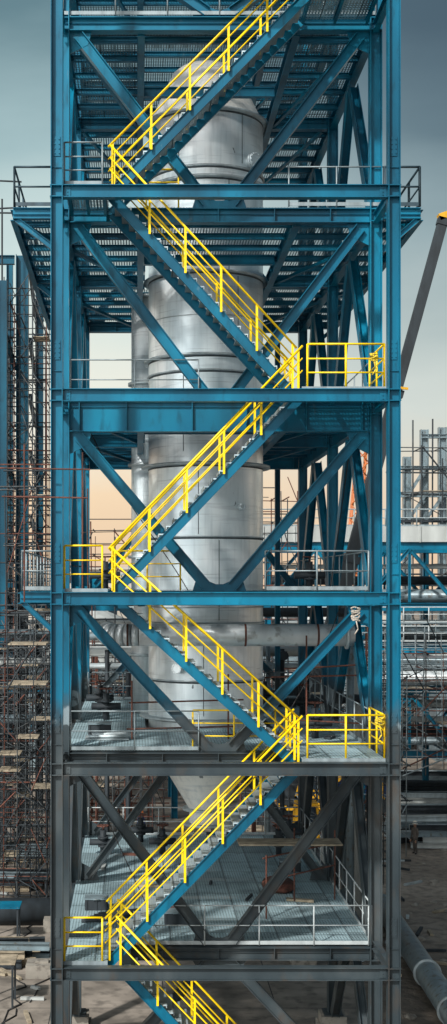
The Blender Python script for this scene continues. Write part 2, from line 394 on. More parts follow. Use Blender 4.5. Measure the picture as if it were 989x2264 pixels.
def landing(x0,x1,z,mat,rails):
    L=thing('landing',((x0+x1)/2,.8,z),'small grated stair landing with %s handrail'%('yellow' if mat==M_yel else 'grey'),'landing','stair landings')
    mb=MB(); k=0
    mb.v+=[(x0,.12,z+.035),(x1,.12,z+.035),(x1,1.48,z+.035),(x0,1.48,z+.035)]; mb.f.append((0,1,2,3)); mb.sm.append(False)
    mb.obj('grating',M_gr2,L)
    mb=MB(); mb.box(x0,x1,.1,.118,z-.13,z+.05); mb.obj('edge_plate',M_gal,L)
    for xx in(x0+.1,(x0+x1)/2,x1-.1):
        mb=MB(); mb.hsec((xx,.14,z-.06),(xx,1.46,z-.06),.08,.14,.01); mb.obj('joist',M_blue,L)
    for pts in rails: rail_mb(pts,1.12,1.1,.027 if mat==M_yel else .022,(.38,.74) if mat==M_yel else (.4,.75),mat!=M_yel).obj('handrail',mat,L)
    return L
for z,mt in((25.36,M_gal),(14.92,M_yel),(5.29,M_yel)):
    landing(-1.84,-.72,z,mt,[[(-1.84,.14,z+.04),(-.86,.14,z+.04)]])
for z in(20.14,10.53):
    landing(4.3,6.46,z,M_yel,[[(4.45,.14,z+.04),(6.44,.14,z+.04),(6.44,1.4,z+.04)]])
landing(4.5,6.46,30.64,M_yel,[[(4.7,.14,30.68),(6.44,.14,30.68)]])
for z in(25.56,14.91,10.46):
    x0,x1=(.3,1.25) if z<25 and z>12 else ((.3,1.2) if z>12 else (1.6,3.9))
    mb=rail_mb([(x0-.9 if z<25 and z>12 else x0,Y2+.1,z),(x1,Y2+.1,z)],1.1,1.2,.024,(.38,.74),False)
    mb.obj('handrail',M_yel,tower)
def flight(xb,zb,xt,zt):
    F=thing('stair_flight',(xb,.8,zb),'blue steel stair flight with bright yellow handrails','stair','zigzag stair flights')
    B=V((xb,0,zb));T=V((xt,0,zt)); d=(T-B)
    for y in(.33,1.3):
        mb=MB(); off=V((0,y,-.19)); mb.hsec(B+off,T+off,.06,.25,.014); mb.obj('stringer',M_blue,F)
    n=max(3,round((zt-zb)/.205))
    sgn=1 if xt>xb else -1
    for i in range(1,n):
        p=B+d*(i/n)
        mb=MB(); a=p.x-.13;b=p.x+.13
        mb.box(a,b,.36,1.27,p.z-.035,p.z); mb.box(a if sgn>0 else b-.02,a+.02 if sgn>0 else b,.361,1.269,p.z-.09,p.z-.036)
        mb.obj('tread',M_tread,F)
    for y in(.27,1.36):
        mb=MB(); m=5
        for i in range(m+1):
            t=.012+i*(.976/m); p=B+d*t; mb.bar((p.x,y,p.z-.10),(p.x,y,p.z+1.1),.03,.058,up=(1,0,0))
        for hh,r in((1.1,.031),(.78,.020),(.46,.020)):
            mb.tube((B.x-.05*sgn,y,B.z+hh-.05),(T.x+.05*sgn,y,T.z+hh+.05),r,8)
        mb.obj('handrail',M_yel,F)
flight(-.66,25.42,4.5,30.66)
flight(4.15,20.18,-.62,25.38)
flight(-.66,14.95,4.3,20.14)
flight(4.2,10.55,-.62,14.92)
flight(-.74,5.32,4.3,10.5)
flight(4.5,.05,-.45,5.28)
# ---------------------------------------------------------------- vessel
RIG=6.3
CX,CY=2.37,6.3; R=1.93
ves=thing('process_vessel',(CX,CY,7.5),'tall silver stainless steel cylindrical vessel with conical ends','vessel')
mb=MB()
mb.lathe(CX,CY,[(R,9.75),(R,30.50)],128); mb.obj('shell',M_ves,ves)
mb=MB(); mb.lathe(CX,CY,[(.56,7.0),(.56,7.5),(R-.01,9.75)],72); mb.obj('hopper_cone',M_hop,ves)
mb=MB(); mb.lathe(CX,CY,[(R+.02,30.52),(1.12,32.25),(.9,32.43),(.5,32.55),(0.01,32.6)],72); mb.obj('conical_roof',M_hop,ves)
def ring(z,r0,w,h,mat=M_ring):
    mb=MB(); mb.lathe(CX,CY,[(R-.12,z),(R+w,z),(R+w,z+h),(R-.12,z+h)],96); mb.obj('flange_ring',mat,ves)
    if w>.04:
        mb=MB(); mb.lathe(CX,CY,[(R-.05,z-.055),(R+.012,z-.055),(R+.012,z-.003),(R-.05,z-.003)],96); mb.obj('seam',M_seam,ves)
for z,w,h in((30.44,.19,.07),(28.62,.05,.06),(28.25,.14,.08),(25.2,.16,.06),(23.8,.02,.03),(22.5,.15,.07),(22.0,.05,.05),(18.95,.24,.09),(16.6,.05,.04),(14.3,.03,.04),(13.75,.07,.08),(11.9,.05,.05),(10.62,.3,.08)):
    ring(z,R,w,h)
for z in(7.0,7.5):
    mb=MB(); mb.lathe(CX,CY,[(.52,z-.04),(.78,z-.04),(.78,z+.04),(.52,z+.04)],32); mb.obj('flange_ring',M_ring,ves)
for a0,z0,z1 in((-70,25.3,28.2),(-115,19.4,22.0),(-80,13.9,16.5),(-100,16.7,18.9),(-60,22.6,25.1),(-95,10.8,13.7),(-120,28.8,30.4),(-55,28.8,30.4)):
    a=math.radians(a0); mb=MB(); mb.tube((CX+R*math.cos(a),CY+R*math.sin(a),z0),(CX+R*math.cos(a),CY+R*math.sin(a),z1),.014,5); mb.obj('seam',M_seam,ves)
def nozzle(ang,z,r,L,mat=M_ves):
    a=math.radians(ang); dx,dy=math.cos(a),math.sin(a)
    mb=MB(); p=V((CX+dx*(R-.05),CY+dy*(R-.05),z)); q=p+V((dx,dy,0))*L
    mb.tube(p,q,r,20); mb.tube(q,q+V((dx,dy,0))*.07,r*1.45,20); mb.tube(q+V((dx,dy,0))*.09,q+V((dx,dy,0))*.15,r*1.45,20)
    for k in range(12):
        t=k*math.pi/6; c=q+V((-dy*math.cos(t)*r*1.25,dx*math.cos(t)*r*1.25,math.sin(t)*r*1.25)); mb.tube(c-V((dx,dy,0))*.02,c+V((dx,dy,0))*.2,.025,6)
    mb.obj('nozzle',mat,ves)
nozzle(-46,28.9,.18,.2); nozzle(-118,12.35,.12,.2); nozzle(-100,21.2,.08,.15); nozzle(-60,17.6,.07,.15)
mb=MB(); pts=[(CX+2.4*math.cos(math.radians(a)),CY+2.4*math.sin(math.radians(a)),26.9) for a in range(-140,-20,8)]
mb.path(pts,.05,8); top(mb.obj('spray_ring_pipe',M_gal),'thin curved grey pipe around the silver vessel','pipe')
RIG=8.0
cp=thing('riser_pipe',(.35,8.0,10.4),'vertical silver riser pipe beside the vessel','pipe')
mb=MB(); mb.tube((.35,8.0,10.5),(.35,8.0,25.3),.5,28)
mb.obj('pipe_barrel',M_ves,cp)
for z in(12.5,16,19.3,22.2,25.3):
    mb=MB(); mb.tube((.35,8.0,z),(.35,8.0,z+.1),.62,28); mb.obj('flange',M_ring,cp)
yv=3.35; RIG=yv; zz=13.55
hp=thing('horizontal_pipe',(3,3.3,13.5),'large pale silver horizontal pipe with brown weld bands','pipe')
mb=MB()
pts=[(-.9,6.5,zz)]+[(-.9+1.0-1.0*math.cos(t),4.35-1.0*math.sin(t),zz) for t in [i*math.pi/16 for i in range(9)]]+[(6.55,yv,zz)]
mb.path(pts,.33,24); mb.obj('pipe_barrel',M_silver,hp)
for px in(280,540,700):
    x=PX(px,yv); mb=MB(); mb.tube((x,yv,zz),(x+.06,yv,zz),.337,20); mb.obj('weld_band',M_rust,hp)
mb=MB(); mb.tube((6.3,yv,zz),(6.38,yv,zz),.42,20); mb.obj('flange',M_ring,hp)
RIG=None
# ---------------------------------------------------------------- poles / scaffold
_cyl={}
def cylmesh(mat):
    if mat.name not in _cyl:
        mb=MB(); mb.tube((0,0,0),(0,0,1),1,8); me=bpy.data.meshes.new('pole'); me.from_pydata(mb.v,[],mb.f); me.polygons.foreach_set('use_smooth',mb.sm); me.materials.append(mat); _cyl[mat.name]=me
    return _cyl[mat.name]
def pole(p0,p1,r,mat,parent=None,name='scaffold_pole'):
    p0=TP(p0);p1=TP(p1);d=p1-p0
    o=bpy.data.objects.new(name,cylmesh(mat)); COL.objects.link(o)
    if parent: o.parent=parent; p=p0-wloc(parent)
    else: p=p0
    q=d.to_track_quat('Z','Y'); o.rotation_mode='QUATERNION'; o.rotation_quaternion=q; o.location=p; o.scale=(r,r,d.length)
    return o
def scaffold(x0,x1,y0,y1,z0,z1,dx,dz,mats,label,r=.035,diag=.3,plank=.15,jag=1.2,ny=2):
    S=thing('scaffold',((x0+x1)/2,(y0+y1)/2,z0),label,'scaffold','scaffolds on the site')
    P=[]
    nx=max(1,round((x1-x0)/dx)); xs=[x0+(x1-x0)*i/nx+random.uniform(-.12,.12)*dx for i in range(nx+1)]; ys=[y0+(y1-y0)*i/(ny-1) for i in range(ny)]
    nz=max(1,int((z1-z0)/dz))
    for x in xs:
        for y in ys: P.append(((x+random.uniform(-.08,.08),y,z0),(x+random.uniform(-.12,.12),y,z1+random.uniform(-jag,jag*.5))))
    for k in range(1,nz+1):
        z=z0+k*dz+random.uniform(-.12,.12)*dz
        for y in ys:
            s0=x0-random.uniform(.1,.9); s1=x1+random.uniform(.1,.9)
            if random.random()<.35: s1=x0+(x1-x0)*random.uniform(.5,.9)
            P.append(((s0,y+.05,z+random.uniform(-.1,.1)),(s1,y+.05,z+random.uniform(-.1,.1))))
            if random.random()<.5: P.append(((x0-random.uniform(0,.3),y+.05,z+dz*.5),(x0+(x1-x0)*random.uniform(.5,1.2),y+.05,z+dz*.5)))
        for x in xs:
            if random.random()<.7: P.append(((x+.05,y0-random.uniform(.1,.5),z+.05),(x+.05,y1+random.uniform(.1,.5),z+.05)))
        for i in range(nx):
            if random.random()<diag:
                n2=min(nx,i+random.choice((1,2)))
                a,b=(xs[i],xs[n2]) if random.random()<.5 else (xs[n2],xs[i]); P.append(((a,y0-.04,z-dz),(b,y0-.04,z+random.choice((0,dz)))))
        if random.random()<plank:
            a=random.choice(xs[:-1]); mb=MB()
            for q in range(3): mb.box(a,a+dx*1.4,y0+.1+q*.3,y0+.36+q*.3,z+.09,z+.14)
            mb.obj('plank_deck',M_plank,S)
    random.shuffle(P)
    for a,b in P[:96]: pole(a,b,r*random.choice((.7,.9,1,1.25)),random.choice(mats),S)
    if len(P)>96:
        mb=MB()
        for a,b in P[96:]: mb.tube(a,b,r*.85,6)
        o=mb.obj('scaffold_poles',mats[-1],S); o['kind']='stuff'
    return S
random.seed(11)
RG=[M_rust,M_pole,M_dark,M_pole]
scaffold(-8.2,-5.0,22.5,24,0,PZ(610,22.5),.6,.95,[M_dark,M_rust,M_dark,M_pole],'dense tall dark pole scaffold around blue columns',.03,.35,.3)
scaffold(-9.5,-5.6,28.5,30,0,PZ(700,29),.75,1.1,[M_pole,M_dark],'tall grey pole scaffold inside a steel frame',.04,.5,.3)
scaffold(-8.4,-4.0,15.5,17,0,PZ(1330,16),.7,.8,[M_rust,M_pole,M_rust,M_dark],'low dense tube scaffold beside a blue frame',.028,.5,.45)
scaffold(-8.4,-3.8,19,20.5,0,PZ(1380,20),.55,.6,[M_dark,M_rust,M_pole],'very dense dark tube scaffold with crossing braces',.035,.5,.4)
scaffold(-3.2,.9,17,18.5,0,PZ(1440,17),.7,.9,RG,'tube scaffold with planks behind the tower',.03,.4,.4)
scaffold(5.5,12.5,19,20.5,0,PZ(1400,19),.8,.85,RG,'tube scaffold mixed grey and rust tubes',.03,.4,.4)
scaffold(8,15,23,24.5,0,PZ(1470,23),1.0,1.0,[M_pole,M_gal],'grey tube scaffold behind the tower columns',.035,.4,.3)
scaffold(11,20,25,26,4.5,PZ(1390,25),1.2,1.1,[M_gal,M_dark,M_rust,M_gal],'tube scaffold hanging at the pipe rack edge',.032,.35,.6)
scaffold(13,22,27,28.5,3.5,PZ(1400,27),1.5,1.3,[M_pole,M_gal,M_rust],'tube scaffold under the blue pipe rack',.035,.3,.4)
scaffold(4.5,9.5,24,25.5,9,PZ(1090,24),.9,1.2,[M_dark,M_rust,M_pole],'tall dark tube scaffold behind the blue braces',.03,.3,.2)
scaffold(-3.5,-.2,24,25.5,9,PZ(1150,24),1.0,1.3,[M_rust,M_dark],'sparse rusty tube scaffold behind the tower corner',.03,.3,.2)
scaffold(-3,8,37,39,2,PZ(1400,37),1.0,.9,[M_dark,M_pole],'dark tube scaffold behind the grey pipes',.05,.4,.4)
scaffold(PX(886,50),PX(1060,50),50,52,0,PZ(950,50),2.0,2.1,[M_dark,M_pole],'tall dark scaffold around an unfinished concrete frame',.06,.4,.15,3.)
scaffold(-2.6,1.6,26,27.5,0,12,.9,1.0,[M_pole,M_dark,M_rust],'grey tube scaffold behind the tower base',.035,.4,.3)
scaffold(-4.3,-2.5,5.6,7.0,10.2,PZ(1010,6),.9,1.35,[M_rust,M_dark,M_pole],'rusty poles lashed around the tower column',.024,.3,.4,1.5)
def loose(name,lab,lst,mat,r=.025):
    T=thing(name,lst[0][0],lab,'scaffold','scaffolds on the site')
    for a,b in lst: pole(a,b,r,mat,T)
yy=3.0
loose('scaffold','rusty scaffold poles clamped on the vessel platform',[((PX(678,yy),yy,10.5),(PX(678,yy),yy,PZ(1405,yy))),((PX(810,yy),yy,10.5),(PX(810,yy),yy,PZ(1400,yy))),((PX(600,yy),yy,PZ(1497,yy)),(PX(850,yy),yy,PZ(1492,yy))),((PX(630,yy),yy+.1,PZ(1480,yy)),(PX(845,yy),yy+.1,PZ(1468,yy))),((PX(640,yy),yy-.1,PZ(1590,yy)),(PX(830,yy),yy-.1,PZ(1600,yy))),((PX(505,yy),yy,10.5),(PX(505,yy),yy,PZ(1490,yy))),((PX(292,yy),yy,10.5),(PX(292,yy),yy,PZ(1505,yy))),((PX(280,yy),yy,PZ(1612,yy)),(PX(520,yy),yy,PZ(1606,yy))),((PX(285,yy),yy+.1,PZ(1555,yy)),(PX(540,yy),yy+.1,PZ(1548,yy)))],M_rust)
yy=.9
loose('scaffold','rusty poles lashed horizontally to the blue column',[((PX(0,yy),-.2,PZ(1048,yy)),(PX(205,yy),-.25,PZ(1052,yy))),((PX(20,yy),-.22,PZ(1108,yy)),(PX(200,yy),-.22,PZ(1111,yy))),((PX(183,yy),yy,14.9),(PX(183,yy),yy,PZ(1000,yy))),((PX(60,yy),.4,PZ(1330,yy)),(PX(60,yy),.4,PZ(990,yy))),((PX(195,yy),yy,14.9),(PX(194,yy),yy,PZ(1080,yy)))],M_rust,.021)
loose('scaffold','rusty pole guard standing on the lowest grating',[((5.0,4.5,5.1),(5.0,4.5,7.4)),((3.9,3.2,5.1),(3.9,3.2,7.0)),((3.8,3.2,6.9),(6.3,4.6,6.9)),((3.8,3.2,6.2),(6.3,4.6,6.2)),((6.3,4.6,5.1),(6.3,4.6,7.3))],M_rust)
mb=MB()
for q in range(3): mb.box(3.2,6.4,4.0+q*.2,4.18+q*.2,7.0,7.05)
top(mb.obj('plank_platform',M_plank),'pale timber planks laid over rusty poles','planks')
pg=thing('pipe_manifold',(2,13.5,8),'tangle of grey process pipes and valves behind the vessel','pipes')
for (x0,x1,y,z,r,m) in((-3,9,12.6,12.9,.16,M_pipe),(-3,9.5,13.2,12.2,.22,M_duct),(-2.5,8,13.0,11.6,.12,M_ring),(4.5,10,12.4,13.9,.2,M_dark),(-3.5,8.5,14,9.1,.25,M_dark),(-3,9,13.5,8.3,.14,M_pipe),(4,10,13,10.2,.2,M_dark)):
    mb=MB(); mb.tube((x0,y,z),(x1,y,z),r,14)
    mb.tube((x1,y,z-r),(x1,y,0),r,14); mb.obj('pipe',m,pg)
for x in(-1.2,-.3,5.0,5.6,6.2,7.2,8.2):
    mb=MB(); mb.tube((x,12.9,0),(x,12.9,random.uniform(11.5,14)),.1,10); z=random.uniform(9,12); mb.tube((x,12.9,z),(x,12.9,z+.3),.22,12); mb.tube((x,12.7,z+.15),(x,12.5,z+.15),.2,12); mb.obj('pipe',random.choice([M_dark,M_pipe,M_rust]),pg)
for x,y,z in((5.4,3.4,10.47),(5.9,7.5,10.47),(-1.0,6.5,10.47),(-1.3,8.5,10.47),(5.3,8.8,5.08),(-1.2,8.8,5.08),(1.0,8.9,5.08),(5.7,5.5,14.92),(-1.0,5.5,14.92),(3.2,9.6,5.08),(5.9,10.0,5.08),(.2,10.2,5.08),(4.9,9.6,10.47)):
    T=thing('valve_assembly',(x,y,z),'dark steel valve with handwheel standing on grating','valve','valves on platforms')
    mb=MB(); mb.tube((x,y,z),(x,y,z+.9),.11,12); mb.tube((x,y,z+.3),(x,y,z+.36),.2,14); mb.tube((x,y,z+.6),(x,y,z+.66),.2,14); mb.tube((x-.5,y,z+.45),(x+.5,y,z+.45),.12,12); mb.obj('valve_body',M_dark,T)
    mb=MB(); pts=[(x+.22*math.cos(t*math.pi/6),y+.13*math.sin(t*math.pi/6),z+1.05) for t in range(13)]; mb.path(pts,.02,6); mb.tube((x,y,z+.9),(x,y,z+1.06),.025,6); mb.bar((x-.2,y,z+1.05),(x+.2,y,z+1.05),.03,.02); mb.obj('handwheel',M_rust,T)
random.seed(31)
for zf,n in((5.075,16),(10.465,14)):
    for i in range(n):
        x=random.uniform(-1.6,6.0); y=random.uniform(2.2,10.4)
        if zf>9 and -.6<x<4.6 and 4.0<y<8.2: continue
        a=random.uniform(-.5,.5)+(0 if random.random()<.6 else 1.5); L=random.uniform(.4,1.0)
        L=min(L,6.4-x)
        mb=MB(); mb.bar((x,y,zf+.036),(x+L*math.cos(a),y+L*math.sin(a)*.5,zf+.036),random.choice((.07,.12,.2)),.07)
        top(mb.obj('offcut',random.choice([M_plank,M_rust,M_dark,M_dark,M_duct])),'short steel or timber offcut lying on grating','offcut','offcuts on the grating')
for x,y,zf in((-1.2,4.0,5.075),(1.2,3.0,5.075),(5.4,7.2,5.075),(-1.1,3.9,10.465),(5.7,9.4,10.465)):
    C=thing('tool_crate',(x,y,zf),'small dark steel tool crate with lid on grating','crate','tool crates on the decks')
    mb=MB(); mb.box(x-.35,x+.35,y-.15,y+.15,zf,zf+.32)
    for q in(-.3,0,.3): mb.box(x+q-.02,x+q+.02,y-.165,y-.151,zf,zf+.32)
    mb.obj('crate_body',M_dark,C); mb=MB(); mb.box(x-.37,x+.37,y-.165,y+.165,zf+.325,zf+.37); mb.tube((x-.1,y-.18,zf+.34),(x+.1,y-.18,zf+.34),.015,6); mb.obj('lid',M_pipe,C)
for (x0,y0,z0,x1,y1,z1,dr) in((-1.6,1.9,20.1,1.5,2.2,14.9,1.0),(5.9,1.9,14.8,4.0,2.6,10.5,.8),(-1.5,2.0,10.4,.6,2.6,5.1,.7),(6.2,2.0,20.1,6.0,4.0,14.9,.4)):
    mb=MB(); pts=[]
    for i in range(17):
        t=i/16; pts.append((x0+(x1-x0)*t,y0+(y1-y0)*t,z0+(z1-z0)*t-dr*math.sin(math.pi*t)*.6*(1-t)))
    mb.path(pts,.014,5); top(mb.obj('cable',M_black),'thin black welding cable hanging between the decks','cable','hanging cables')
# ---------------------------------------------------------------- left background blue frame
bf=thing('steel_frame_building',(-8,24,0),'unfinished blue steel frame building with scaffolding','steel frame')
def bcol(x,y,z1,w,sp):
    zs=PZ(sp,y)
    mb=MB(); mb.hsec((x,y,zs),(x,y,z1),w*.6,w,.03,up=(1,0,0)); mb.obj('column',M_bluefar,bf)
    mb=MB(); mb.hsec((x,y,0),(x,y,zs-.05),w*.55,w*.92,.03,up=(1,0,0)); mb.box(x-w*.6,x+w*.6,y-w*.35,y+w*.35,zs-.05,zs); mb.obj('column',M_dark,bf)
bcol(PX(50,25),25,PZ(565,25),.7,1330); bcol(PX(4,22),22,PZ(620,22),.6,1440); bcol(PX(-60,25),25,PZ(565,25),.75,1400); bcol(PX(88,33),33,PZ(640,33),.5,1200); bcol(PX(22,30),30,PZ(580,30),.4,1250)
for py in(575,735,860,985,1130,1290,1450,1620): 
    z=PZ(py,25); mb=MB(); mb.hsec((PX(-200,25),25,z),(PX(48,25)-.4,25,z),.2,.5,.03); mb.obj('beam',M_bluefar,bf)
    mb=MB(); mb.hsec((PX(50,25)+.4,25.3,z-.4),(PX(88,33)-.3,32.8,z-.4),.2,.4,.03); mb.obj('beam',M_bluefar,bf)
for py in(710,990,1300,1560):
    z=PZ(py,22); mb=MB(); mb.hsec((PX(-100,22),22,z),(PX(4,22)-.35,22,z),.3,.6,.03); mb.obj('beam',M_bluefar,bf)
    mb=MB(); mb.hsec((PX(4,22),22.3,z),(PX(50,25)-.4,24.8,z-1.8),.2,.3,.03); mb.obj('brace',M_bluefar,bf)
for py,r,m in((1400,.22,M_pipe),(1465,.3,M_duct),(1520,.15,M_plank),(1590,.25,M_pipe)):
    z=PZ(py,21.2); mb=MB(); mb.tube((-14,21.2,z),(-3.4,21.2,z),r,14); mb.obj('pipe',m,bf)
loose('scaffold','loose grey poles projecting from a building',[((PX(-40,24),24,PZ(398,24)),(PX(48,24),24,PZ(402,24))),((PX(-40,24),24,PZ(463,24)),(PX(40,24),24,PZ(459,24))),((PX(-40,24),24,PZ(470,24)),(PX(28,24),24,PZ(471,24))),((PX(5,24),24,PZ(620,24)),(PX(5,24),24,PZ(440,24)))],M_dark,.05)
# ---------------------------------------------------------------- pipe rack
rk=thing('pipe_rack',(15,32,0),'long blue steel pipe rack carrying grey pipes','pipe rack')
def rb(a,b,w,h,mat=M_blue,nm='beam',up=(0,0,1)):
    mb=MB(); mb.hsec(a,b,w,h,.03,up=up); mb.obj(nm,mat,rk)
for x in range(-10,44,6):
    zt=17.6 if x>7 else 13.6
    for y in(30,35): 
        mb=MB(); mb.hsec((x+.5,y,0),(x+.5,y,zt),.25,.4,.03,up=(1,0,0)); mb.obj('column',M_blue,rk)
    for z in(13.6,8.3,4.2): rb((x+.5,30.2,z),(x+.5,34.8,z),.25,.35)
for y in(30,35):
    for z,x0 in((17.5,8.5),(13.6,-10),(10.9,8.5),(8.3,-10),(4.2,8.5)): rb((x0,y-.25,z),(44,y-.25,z),.2,.5)
    for x in range(8,44,3):
        s=1 if (x//3)%2 else -1
        za,zb=(17.3,13.8)
        a,b=(za,zb) if s>0 else (zb,za)
        rb((x+.5,y-.3,a),(x+3.5,y-.3,b),.15,.22,nm='brace'); a,b=(8.1,4.4) if s>0 else (4.4,8.1)
        rb((x+.5,y-.3,a),(x+3.5,y-.3,b),.15,.22,nm='brace')
        rb((x+.5,y-.3,13.9),(x+.5,y-.3,17.2),.1,.15,nm='brace',up=(1,0,0))
        rb((x+.5,y-.3,4.4),(x+.5,y-.3,8.0),.1,.15,nm='brace',up=(1,0,0))
mb=MB(); mb.box(8,46,29.6,32.5,17.75,18.75)
for i in range(19): mb.box(8.1+i*2,8.18+i*2,29.55,29.598,17.72,18.78)
mb.obj('duct',M_duct,rk)
rail_mb([(8,29.8,18.75),(44,29.8,18.75)],1.1,2.0,.04).obj('guardrail',M_gal,rk)
for z in(12.6,11.4): rail_mb([(9,29.2,z),(44,29.2,z)],1.0,1.6,.035).obj('guardrail',M_white,rk)
for z,y,r,x0,m in((14.3,31,.42,9,M_pipe),(14.2,32.2,.3,9,M_gal),(15.3,33.4,.3,9,M_dark),(16.2,31,.15,9,M_duct),(9.1,29.4,.45,7,M_silver),(9.1,31,.5,-12,M_pipe),(8.95,32.3,.3,-12,M_duct),(11.6,31,.22,-12,M_pole),(11.5,33,.3,-12,M_duct),(12.1,30.6,.2,6,M_pipe),(10.2,29.5,.3,6,M_pipe),(10.3,30.5,.12,6,M_rust),(7.2,31,.3,6,M_duct),(6.2,31,.2,6,M_duct),(4.8,31,.3,8,M_pipe),(5.0,32.4,.45,8,M_dark),(12.6,30.5,.15,-12,M_duct)):
    mb=MB(); mb.tube((x0,y,z),(46,y,z),r,16); mb.obj('pipe',m,rk)
for i,(x,y,w,h,m) in enumerate(((9.5,42,5,8,M_dark),(-5,42,7,7,M_pipe),(3,43,6,8,M_dark),(20,48,6,7,M_pipe),(29,46,7,9,M_pipe))):
    U=thing('equipment_house',(x,y,0),'corrugated metal equipment house with roof vents','building','equipment houses')
    mb=MB(); mb.box(x-w/2,x+w/2,y,y+5,0,h)
    for k in range(int(w/.5)): mb.box(x-w/2+k*.5,x-w/2+k*.5+.22,y-.06,y-.002,.2,h-.1)
    mb.obj('wall',m,U)
    mb=MB(); mb.box(x-w/2-.3,x+w/2+.3,y-.3,y+5.3,h+.003,h+.25)
    for k in range(3): mb.tube((x-w/3+k*w/3,y+1.5,h+.2),(x-w/3+k*w/3,y+1.5,h+1.5),.35,12)
    mb.obj('roof',M_duct,U)
cf=thing('concrete_frame_building',(28,56,0),'unfinished grey frame of a high building','building')
for px,tp in((900,1010),(938,950),(978,945),(1020,950)):
    mb=MB(); x=PX(px,54); mb.hsec((x,54,0),(x,54,PZ(tp,54)),.4,.75,.08,up=(1,0,0)); mb.obj('column',M_pipe,cf)
for py in(965,1035,1095,1150):
    mb=MB(); mb.hsec((PX(930 if py<1005 else 886,54),53.9,PZ(py,54)),(PX(1060,54),53.9,PZ(py,54)),.25,.4,.05); mb.obj('beam',M_pipe,cf)
for a,b,c,e in((900,1150,938,1095),(938,1035,900,1095),(938,1150,978,1095)):
    mb=MB(); mb.bar((PX(a,54),53.6,PZ(b,54)),(PX(c,54),53.6,PZ(e,54)),.15,.28); mb.obj('brace',M_pipe,cf)
random.seed(5)
def farb(x,y,w,d,h):
    B=thing('distant_building',(x,y,0),'pale low industrial building in haze with window rows','building','distant pale buildings')
    mb=MB(); mb.box(x-w/2,x+w/2,y,y+d,0,h); mb.box(x-w/2-.3,x+w/2+.3,y-.3,y+d+.3,h,h+.6); mb.obj('wall',M_facade,B)
    mb=MB()
    for k in range(int(h/3.5)):
        n=int(w/4)
        for i in range(n):
            xx=x-w/2+ (i+.5)*w/n; mb.box(xx-.9,xx+.9,y-.05,y-.01,k*3.5+1.2,k*3.5+2.8)
    mb.obj('window',M_glass,B)
for i in range(16):
    farb(-70+i*17+random.uniform(-4,4),random.uniform(120,240),random.uniform(14,26),12,random.choice([8,11,14.5,18]))
for x,y,r,h in((3,60,4,9),(13,66,5,12),(-6,70,5,11),(24,75,6,12)):
    RIG=y
    T=thing('storage_tank',(x,y,0),'pale cylindrical storage tank on the ground','tank','storage tanks')
    mb=MB(); mb.lathe(x,y,[(r,0),(r,h),(r*.5,h+r*.2),(.05,h+r*.28)],40); mb.obj('tank_shell',M_duct,T)
    mb=MB(); mb.lathe(x,y,[(r-.02,h-.2),(r+.15,h-.2),(r+.15,h),(r-.02,h)],40); mb.obj('rim',M_pipe,T)
# ---------------------------------------------------------------- crane
RIG=20
cr=thing('mobile_crane',(7.5,20,0),'telescopic mobile crane with long dark boom raised','crane')
a=V((PX(625,21),21,3.6)); b=V((PX(978,21),21,PZ(478,21)))
for t0,t1,w in((0,.42,.78),(.40,.70,.62),(.68,.99,.5)):
    mb=MB(); mb.bar(a.lerp(b,t0),a.lerp(b,t1),w*.8,w,up=(-1,0,.3)); mb.bar(a.lerp(b,t1-.012),a.lerp(b,t1),w,w*1.15,up=(-1,0,.3)); mb.obj('boom_section',M_dark,cr)
mb=MB(); mb.bar(b+V((-.35,0,-.3)),b+V((.5,0,.0)),.5,.35); mb.bar(b+V((.3,0,.1)),b+V((1.0,0,-.5)),.3,.25);mb.obj('boom_head',M_bt,cr)
m=a.lerp(b,.70); mb=MB(); mb.bar(m+V((-.4,-.4,.1)),m+V((.5,-.4,.0)),.12,.12); mb.bar(m+V((-.2,-.4,.1)),m+V((-.5,-.4,-.4)),.1,.1); mb.obj('boom_collar',M_bt,cr)
mb=MB(); mb.tube(b+V((.9,0,-.5)),b+V((.95,0,-20)),.03,5); mb.obj('hoist_rope',M_dark,cr)
mb=MB(); mb.box(4.0,10.5,19.8,22.2,1.0,1.7); mb.box(4.0,5.2,19.9,22.1,1.7,2.9); mb.obj('carrier',M_dark,cr)
mb=MB(); mb.box(6.4,9.4,20.1,21.9,1.72,3.1); mb.obj('turntable',M_dark,cr)
mb=MB(); mb.plate([(8.0,19.9,1.9),(9.5,19.9,1.9),(9.3,19.9,3.9),(8.2,19.9,3.9)],.9,1); mb.obj('cab',M_bt,cr)
mb=MB(); mb.plate([(8.3,19.43,2.7),(9.3,19.43,2.7),(9.17,19.43,3.7),(8.4,19.43,3.7)],.04,1); mb.obj('cab_window',M_glass,cr)
for x in(4.7,6.0,8.5,9.8):
    mb=MB(); mb.tube((x,19.6,.6),(x,20.1,.6),.6,20); mb.tube((x,19.56,.6),(x,19.6,.6),.25,12); mb.obj('wheel',M_black,cr)
RIG=60
lc=thing('lattice_crane',(PX(740,60),60,0),'orange lattice boom crane far behind the tower','crane')
p=V((PX(745,60),60,0)); q=V((PX(806,60),60,PZ(930,60)))
mb=MB()
for dx,dy in((-.7,-.7),(.7,-.7),(-.7,.7),(.7,.7)): mb.tube(p+V((dx,dy,0)),q+V((dx*.6,dy*.6,0)),.11,5)
n=22
for i in range(n):
    for sx in((-.7,.7),(.7,-.7)):
        u0=p.lerp(q,i/n)+V((sx[0],-.7,0)); u1=p.lerp(q,(i+1)/n)+V((sx[1],-.7,0)); mb.tube(u0,u1,.06,4)
mb.obj('boom_lattice',M_orange,lc)
mb=MB(); mb.box(p.x-4,p.x+3,58,62,.5,3.2); mb.box(p.x-4,p.x+3,57.2,58,0,1); mb.box(p.x-4,p.x+3,62,62.8,0,1); mb.obj('crawler_base',M_orange,lc)
